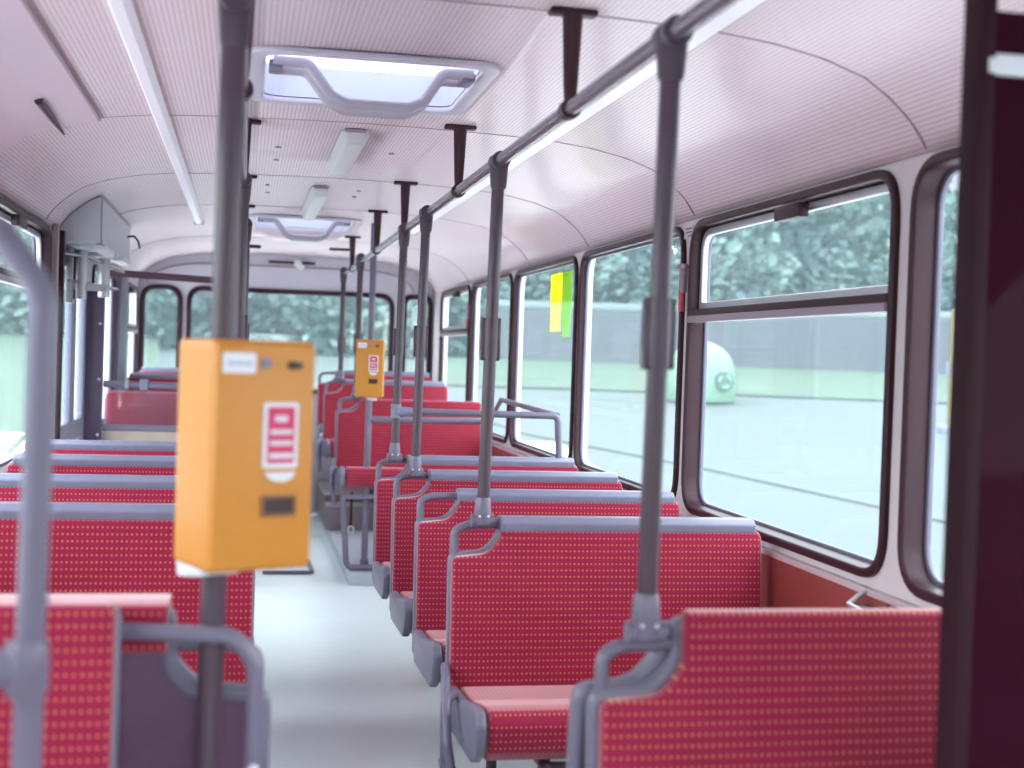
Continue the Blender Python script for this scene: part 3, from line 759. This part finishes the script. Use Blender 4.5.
# ------------------------------------------------------------------ ticket machines
def machine(loc, rz, label, side):
    e = empty('ticket_machine', loc, rz)
    w, d, h = .158, .135, .330
    x0 = -w/2
    bm = bmesh.new(); bx(bm, -w/2, w/2, -d/2, d/2, 0, h, bev=.010, seg=3); fromb('housing', bm, YEL, e)
    bm = bmesh.new(); bx(bm, -w/2+.003, w/2-.003, -d/2-.004, -d/2+.01, .006, h-.006, bev=.004); fromb('front_cover', bm, YEL, e)
    f = -d/2-.004
    lab = link('name_plate', plate(rrect(-.068, .283, -.018, .312, .004), [], .003, lambda u, v, q: (u, f-.001+q, v)), LABW, e)
    bm = bmesh.new()
    for k, (a, b) in enumerate(((-.062, -.050), (-.048, -.038), (-.036, -.024))): bx(bm, a, b, f-.004, f-.002, .294, .3)
    fromb('faint_print', bm, mat('faint_ink', (.5, .52, .6), .6), lab, False)
    bm = bmesh.new(); bmesh.ops.create_cone(bm, cap_ends=True, segments=18, radius1=.008, radius2=.007, depth=.006, matrix=Matrix.Translation((-.002, f-.002, .298)) @ Matrix.Rotation(H, 4, 'X')); fromb('lock', bm, CAP, e)
    bm = bmesh.new(); bmesh.ops.create_cone(bm, cap_ends=True, segments=18, radius1=.006, radius2=.006, depth=.006, matrix=Matrix.Translation((.040, f-.002, .296)) @ Matrix.Rotation(H, 4, 'X')); bx(bm, .032, .054, f-.004, f, .292, .3, bev=.001); fromb('indicator', bm, DARK, e)
    st = link('notice_border', plate(rrect(-.004, .148, .050, .242, .004), [], .003, lambda u, v, q: (u, f-.001+q, v)), LABW, e)
    link('notice_field', plate(rrect(.002, .155, .044, .236, .003), [], .002, lambda u, v, q: (u, f-.003+q, v)), LABR, st)
    bm = bmesh.new()
    for k, (z, a, b, hh) in enumerate(((.219, .013, .034, .009), (.200, .006, .040, .0065), (.184, .006, .040, .0065), (.166, .005, .041, .0075))):
        x = a
        while x < b-.002:
            ww = random.uniform(.003, .0055); bx(bm, x, min(x+ww, b), f-.0055, f-.0035, z-hh/2, z+hh/2); x += ww+.0012
    fromb('notice_lines', bm, LABW, st, False)
    tg = [(.0, .142), (.046, .142)] + [(.023+.023*math.cos(t), .142-.014*math.sin(t)) for t in [k*math.pi/8 for k in range(1, 8)]]
    link('notice_tab', plate(tg, [], .006, lambda u, v, q: (u, f-.002+q, v)), WHT, e)
    link('slot_bezel', plate(rrect(-.004, .078, .050, .109, .003), [rrect(.0, .083, .046, .104, .002)], .006, lambda u, v, q: (u, f-.001+q, v), .001), mat('bezel', (.22, .10, .04), .5), e)
    box('ticket_slot', DARK, e, -.002, .048, f-.001, f+.004, .081, .106)
    bm = bmesh.new(); sweep(bm, [(side, d/2+.005, -.022), (side, d/2+.005, .012)], .027, 16); bx(bm, side-.03, side+.03, -.02, d/2+.01, -.010, .004, bev=.004)
    fromb('pole_bracket', bm, WHT, e)
    tag(e, label, 'ticket machine')
    return e
machine((.003, 2.02, 1.030), math.radians(24), 'big blurred yellow ticket machine in the foreground, left of centre', -.04)
machine((.712, 7.80, 1.085), math.radians(-9), 'small yellow ticket machine on the pole far down the aisle', .012)

# ------------------------------------------------------------------ driver's partition at the right
e = empty('driver_partition', (.970, 1.7, 0))
bm = bmesh.new(); bx(bm, 0.0, .535, -.02, .02, 0, 1.84, bev=.004)
fromb('panel', bm, PAN, e)
bm = bmesh.new(); bx(bm, -.008, .016, -.026, .026, 0, 2.03, bev=.006); fromb('edge_profile', bm, mat('plum_edge', (.028, .007, .014), .6, spec=.15), e)
bm = bmesh.new(); bx(bm, .012, .2, -.0235, -.019, 1.752, 1.781, bev=.001)
bx(bm, .004, .018, -.028, -.019, 1.754, 1.774, bev=.001)
fromb('reflective_strip', bm, mat('pale_strip', (.75, .80, .82), .5), e)
tag(e, 'dark glossy plum partition with a white strip along the right edge of the view', 'partition')

# ------------------------------------------------------------------ small wall fittings
def hammer(y, label):
    e = empty('emergency_hammer', (XR-.018, y, 1.6))
    bm = bmesh.new(); bx(bm, -.012, .012, -.016, .016, -.01, .08, bev=.006); bx(bm, -.018, .012, -.024, .024, .072, .092, bev=.006); fromb('holder', bm, mat('holder_plum', (.32, .22, .27), .4), e)
    bm = bmesh.new(); sweep(bm, [(-.004, 0, -.075), (-.004, 0, .0)], .010, 10); fromb('handle', bm, mat('hammer_red', (.55, .05, .07), .4), e)
    tag(e, label, 'emergency hammer')
hammer(4.543, 'red-handled emergency hammer on the pillar left of the large sliding window')
hammer(9.19, 'tiny red-handled emergency hammer on the pillar before the last side window')
e = empty('pillar_sticker', (XR-.001, 4.545, 1.805))
box('film', mat('sticker_film', (.62, .56, .60), .5), e, -.003, 0, -.045, .045, -.022, .022)
bm = bmesh.new()
for k in range(3):
    y = -.036
    while y < .026-(.01*k):
        w_ = random.uniform(.006, .012); bx(bm, -.0045, -.002, y, y+w_, .009-k*.013, .014-k*.013); y += w_+.004
fromb('small_print', bm, mat('sticker_ink', (.2, .14, .2), .6), e, False)
tag(e, 'small sticker with three faint printed lines at the top of the window pillar', 'sticker')
# ashtray-like hook below the pillar
e = empty('wall_ashtray', (XR-.02, 2.96, .775))
bm = bmesh.new(); sweep(bm, [(0, .09, .03), (-.045, .08, .0), (-.05, -.06, -.005), (0, -.09, .0)], .007, 8); fromb('rim', bm, BOLT, e)
bm = bmesh.new(); bx(bm, -.045, .004, -.075, .075, -.045, .004, bev=.012); fromb('bowl', bm, RUB, e)
tag(e, 'small metal-rimmed wall ashtray under the pillar right of the large window', 'ashtray')
# yellow and green stickers on the third window
def film(name, col):
    return glass(name, tuple(min(1, c*.9) for c in col), .5, col, .03)
FY, FYL, FG, FGL = film('film_yellow', (.98, .80, .02)), film('film_pale_yellow', (.66, .66, .36)), film('film_green', (.34, .50, .10)), film('film_green_low', (.42, .60, .30))
e = empty('window_sticker', (XR+.028, 6.57, 1.50))
F = lambda u, v, w: (w, u, v)
link('yellow_field', plate(rrect(.02, .130, .27, .275, .002), [], .002, F), FY, e, False)
link('pale_yellow_field', plate(rrect(.02, -.02, .27, .130, .002), [], .002, F), FYL, e, False)
tag(e, 'yellow half of the transparent sticker high on the third window from the front', 'sticker')
e = empty('window_sticker', (XR+.028, 6.57, 1.50))
link('green_field', plate(rrect(-.20, .130, .017, .275, .002), [], .002, F), FG, e, False)
link('light_green_field', plate([(-.20, .130), (.017, .130), (-.02, -.05), (-.17, -.05)], [], .002, F), FGL, e, False)
tag(e, 'green half of the transparent sticker high on the third window from the front', 'sticker')

# ------------------------------------------------------------------ outside
def gz(x, y):
    r = math.hypot(x, y)
    return -.9 + .075*max(0, min(r, 34)-2.5)
def terrain(name, m, r0, r1, a0, a1, dz=0, n=90, k=14, edge=0.0):
    bm = bmesh.new(); R = []
    for j in range(k+1):
        r = r0*(r1/r0)**(j/k); row = []
        for i in range(n+1):
            a = a0+(a1-a0)*i/n; x, y = r*math.sin(a), r*math.cos(a)
            row.append(bm.verts.new((x, y, gz(x, y)+dz)))
        R.append(row)
    for A, B in zip(R, R[1:]):
        for i in range(n): bm.faces.new((A[i], A[i+1], B[i+1], B[i]))
    return fromb(name, bm, m)
ROAD = mat('pale_asphalt', (.062, .084, .086), .8, noise=.06, nscale=.5)
GRASS = mat('meadow', (.052, .088, .060), .9, noise=.25, nscale=.8)
o = terrain('ground', ROAD, .5, 90, -math.pi, math.pi, n=180); tag(o, 'pale asphalt street rising gently around the bus', 'street', kind='structure')
bm = bmesh.new(); G = [[bm.verts.new((x, y, gz(x, y)+.03)) for x in [-7+11*i/22 for i in range(23)]] for y in [-15+32*j/64 for j in range(65)]]
for A, B in zip(G, G[1:]):
    for i in range(22): bm.faces.new((A[i], A[i+1], B[i+1], B[i]))
o = fromb('bounce_ground', bm, mat('bounce_ground_pale', (.72, .71, .70), .8, noise=.08, nscale=1)); tag(o, 'unseen pale paving of the bus bay under and beside the bus', 'reflector', kind='structure')  # unseen bright ground, added to bounce skylight up onto the ceiling
o = terrain('grass_verge', GRASS, 24.6, 31, math.radians(8), math.radians(60), .03, n=60); tag(o, 'green grass verge before the low wall, right of the bus', 'lawn')
o = terrain('grass_verge', GRASS, 15.5, 60, math.radians(-75), math.radians(-3.5), .03, n=60); tag(o, 'green meadow beyond the street, left of the bus', 'lawn')
# tram-like dark line in the street
def dirp(sx, sy, r): 
    n = math.hypot(sx, sy); return Vector((sx/n*r, sy/n*r, 0))
bm = bmesh.new(); A = [dirp(.17, 1, 20.3), dirp(.205, .979, 18.5), dirp(.33, .944, 16.1), dirp(.449, .894, 14.1), dirp(.56, .83, 12.6)]
rows = []
for i, p in enumerate(A):
    q = dirp(p.x, p.y, p.length-.22)
    rows.append([bm.verts.new((p.x, p.y, gz(p.x, p.y)+.025)), bm.verts.new((q.x, q.y, gz(q.x, q.y)+.025)), bm.verts.new((q.x, q.y, gz(q.x, q.y)-.02))])
for P_, Q_ in zip(rows, rows[1:]):
    bm.faces.new((P_[0], Q_[0], Q_[1], P_[1])); bm.faces.new((P_[1], Q_[1], Q_[2], P_[2]))
o = fromb('kerb', bm, mat('kerb_stone', (.06, .08, .085), .7)); tag(o, 'low grey kerb line running across the pale street outside', 'kerb')
# wall
bm = bmesh.new(); n = 40
for i in range(n):
    a0, a1 = math.radians(10+48*i/n), math.radians(10+48*(i+1)/n)
    def V(a, r, z): return bm.verts.new((r*math.sin(a), r*math.cos(a), z))
    g0 = gz(31.2*math.sin(a0), 31.2*math.cos(a0))-.1
    vs = [V(a0, 31.2, g0), V(a1, 31.2, g0), V(a1, 31.2, g0+1.25), V(a0, 31.2, g0+1.25), V(a0, 31.6, g0), V(a1, 31.6, g0), V(a1, 31.6, g0+1.25), V(a0, 31.6, g0+1.25)]
    for q in ((0, 1, 2, 3), (3, 2, 6, 7), (4, 7, 6, 5)): bm.faces.new([vs[k] for k in q])
e = empty('garden_wall', (0, 0, 0))
m_, t_, b_ = nmat('wall_brick'); br = t_.nodes.new('ShaderNodeTexBrick'); br.inputs['Scale'].default_value = 3; br.inputs['Row Height'].default_value = .6
br.inputs['Color1'].default_value = (.074, .078, .096, 1); br.inputs['Color2'].default_value = (.080, .082, .102, 1); br.inputs['Mortar'].default_value = (.085, .09, .11, 1)
tcn = t_.nodes.new('ShaderNodeTexCoord'); t_.links.new(tcn.outputs['Object'], br.inputs['Vector']); t_.links.new(br.outputs[0], b_.inputs['Base Color']); b_.inputs['Roughness'].default_value = .9
fromb('brickwork', bm, m_, e)
bm = bmesh.new(); sweep(bm, [(31.4*math.sin(math.radians(a)), 31.4*math.cos(math.radians(a)), gz(30, 10)-.1+1.32) for a in range(10, 59, 2)], .14, 8); fromb('coping', bm, mat('wall_coping', (.11, .14, .145), .8), e)
tag(e, 'long low mauve brick wall with pale coping beyond the grass verge', 'wall')
# recycling bell
p = dirp(.328, .945, 23.5); e = empty('recycling_container', (p.x, p.y, gz(p.x, p.y)))
bm = bmesh.new(); sweep(bm, [(0, 0, z) for z in (0, .05, .35, .62, .80, .92, 1.0, 1.04, 1.05)], [.60, .62, .62, .58, .49, .37, .22, .08, .02], 32)
fromb('body', bm, mat('bottle_bank_green', (.125, .23, .16), .5, noise=.05, nscale=3), e)
bm = bmesh.new(); sweep(bm, [(.22, -.585, .36), (.22, -.64, .36)], .17, 24); fromb('emblem_disc', bm, mat('emblem_dark', (.05, .10, .09), .6), e)
bm = bmesh.new()
for k in range(3):
    a = k*2*math.pi/3; sweep(bm, [(.22+.10*math.cos(a+t), -.648, .36+.10*math.sin(a+t)) for t in (0, .5, 1.0, 1.5)], [.022, .022, .03, .004], 6)
fromb('emblem_arrows', bm, mat('emblem_light', (.2, .3, .22), .6), e)
box('hatch_flap', mat('flap', (.13, .24, .15), .5), e, -.40, -.08, -.60, -.50, .62, .76, bev=.02)
tube('lifting_eye', RUB, e, [(-.06, 0, 1.03), (-.06, 0, 1.12), (.06, 0, 1.12), (.06, 0, 1.03)], .015, .03)
tag(e, 'pale green domed recycling container with round emblem seen through the side windows', 'container')
# yellow post
p = dirp(.4905, .8715, 20.5); e = empty('street_post', (p.x, p.y, gz(p.x, p.y)))
bm = bmesh.new(); bx(bm, -.07, .07, -.05, .05, 0, 1.78, bev=.04, seg=4); fromb('post', bm, mat('post_yellow', (.34, .27, .10), .5), e)
box('foot', RUBL, e, -.22, .12, -.12, .12, -.05, .10, bev=.03); box('bracket', RUBL, e, -.13, -.07, -.03, .03, .82, 1.02, bev=.01)
tag(e, 'slim yellow post standing outside by the dark partition edge', 'post')
# trees
FOL = []
for k, c in enumerate(((.050, .096, .105), (.070, .128, .122), (.10, .165, .148))):
    m, t, b = nmat('leaves_%d' % k); b.inputs['Base Color'].default_value = (*c, 1); b.inputs['Roughness'].default_value = .8
    FOL.append(m)
BARK = mat('bark', (.05, .05, .06), .9, noise=.2)
def crown_mesh(seed, n=5200, rx=2.6, rz=2.8, leaf=.22):
    rnd = random.Random(seed); bm = bmesh.new()
    blobs = [(Vector((rnd.uniform(-1, 1)*rx*.62, rnd.uniform(-1, 1)*rx*.62, rnd.uniform(-.75, .85)*rz*.7)), rnd.uniform(.32, .55)*rx) for _ in range(15)]
    for i in range(n):
        c, r = blobs[i % len(blobs)]
        d = Vector((rnd.gauss(0, 1), rnd.gauss(0, 1), rnd.gauss(0, 1))).normalized()*r*(rnd.random()**.35)
        p = c+d; a = Vector((rnd.gauss(0, 1), rnd.gauss(0, 1), rnd.gauss(0, 1))).normalized(); b = a.orthogonal().normalized(); s = leaf*rnd.uniform(.5, 1)
        q = a.cross(b)
        vs = [bm.verts.new(p+b*s), bm.verts.new(p+q*s*.6+a*s*.1), bm.verts.new(p-b*s), bm.verts.new(p-q*s*.6-a*s*.1)]
        bm.faces.new(vs)
    me = bpy.data.meshes.new('crown'); bm.to_mesh(me); bm.free(); return me
CR = []
for k in range(3):
    me = crown_mesh(11+k); me.materials.append(FOL[k]); CR.append(me)
def trunk_mesh():
    bm = bmesh.new(); sweep(bm, [(0, 0, -.3), (.03, 0, 1.0), (-.03, .05, 2.4), (.05, 0, 4.2)], [.26, .2, .16, .06], 10)
    for a, zz in ((.4, 1.7), (2.3, 2.0), (4.4, 1.9), (5.6, 2.6)):
        sweep(bm, [(0, 0, zz), (math.cos(a)*.7, math.sin(a)*.7, zz+.8), (math.cos(a)*1.3, math.sin(a)*1.3, zz+1.9)], [.09, .06, .02], 7)
    bmesh.ops.recalc_face_normals(bm, faces=bm.faces[:]); me = bpy.data.meshes.new('trunk'); bm.to_mesh(me); bm.free(); me.materials.append(BARK); return me
TR = trunk_mesh()
sides = [('right', math.radians(a), r, s, k) for a, r, s, k in ((3, 38, 1.3, 1), (7, 41, 1.5, 0), (11, 37, 1.2, 1), (15, 42, 1.5, 2), (19, 36, 1.15, 0), (22.5, 38, 1.05, 1), (26.5, 44, 1.15, 2), (30, 36, .80, 1), (34, 40, 1.0, 2), (40, 38, 1.2, 0), (47, 38, 1.2, 1))] + \
        [('left', math.radians(a), r, s, k) for a, r, s, k in ((-1.5, 36, 1.3, 0), (-5.5, 40, 1.5, 1), (-9, 38, 1.4, 2), (-13, 44, 1.6, 1), (-18, 48, 1.5, 0), (-26, 52, 1.6, 2), (-38, 55, 1.7, 1), (-55, 50, 1.6, 0))]
for i, (sd, a, r, s, k) in enumerate(sides):
    x, y = r*math.sin(a), r*math.cos(a)
    e = empty('tree', (x, y, gz(x, y)), i*1.3); e.scale = (s, s, s)
    t = bpy.data.objects.new('trunk', TR); C.objects.link(t); t.parent = e
    c = bpy.data.objects.new('foliage', CR[k]); C.objects.link(c); c.parent = e; c.location = (0, 0, 4.0)
    tag(e, 'hazy %s leafy tree behind the %s, blurred' % (('dark green', 'mid green', 'pale green')[k], 'low wall right of the bus' if sd == 'right' else 'meadow and rear window'), 'tree', 'hazy %s trees outside, %s side' % (('dark', 'mid green', 'pale')[k], sd))
def bush_row(a0, a1, r, n, sd):
    for i in range(n):
        a = math.radians(a0+(a1-a0)*i/(n-1)); x, y = r*math.sin(a), r*math.cos(a)
        k = i % 3
        c = bpy.data.objects.new('bush', CR[k]); C.objects.link(c); c.location = (x, y, gz(x, y)+1.0); c.scale = (1.0, 1.0, .75); c.rotation_euler = (0, 0, i*2.1)
        tag(c, 'dense hazy %s bush forming the hedge line %s' % (('dark green', 'mid green', 'pale green')[k], 'behind the low wall' if sd == 'right' else 'beyond the meadow'), 'bush', 'hedge bushes %s %s' % (('dark', 'mid', 'pale')[k], sd))
bush_row(1, 52, 34.5, 23, 'right')
bush_row(-62, 0, 36, 24, 'left')
# pale building beyond the trees at right
p = dirp(.46, .89, 58); e = empty('house', (p.x, p.y, 1.2), math.radians(-20))
bm = bmesh.new(); bx(bm, -6, 6, 0, 6, -.5, 7.4); fromb('house_wall', bm, mat('house_render', (.24, .26, .26), .9), e, False)
me = plate([(-6.6, 7.3), (6.6, 7.3), (5.2, 9.4), (-5.2, 9.4)], [], 7, lambda u, v, w: (u, 3+w*(1-.5*(v > 8)), v)); link('roof', me, mat('roof_tile', (.14, .13, .15), .9), e, False)
for k in range(4):
    for zz in (1.2, 4.4): box('house_window', RUBL, e, -5+k*2.9, -3.7+k*2.9, -.05, .03, zz, zz+1.5)
tag(e, 'pale house with grey roof above the trees, top right window', 'house')
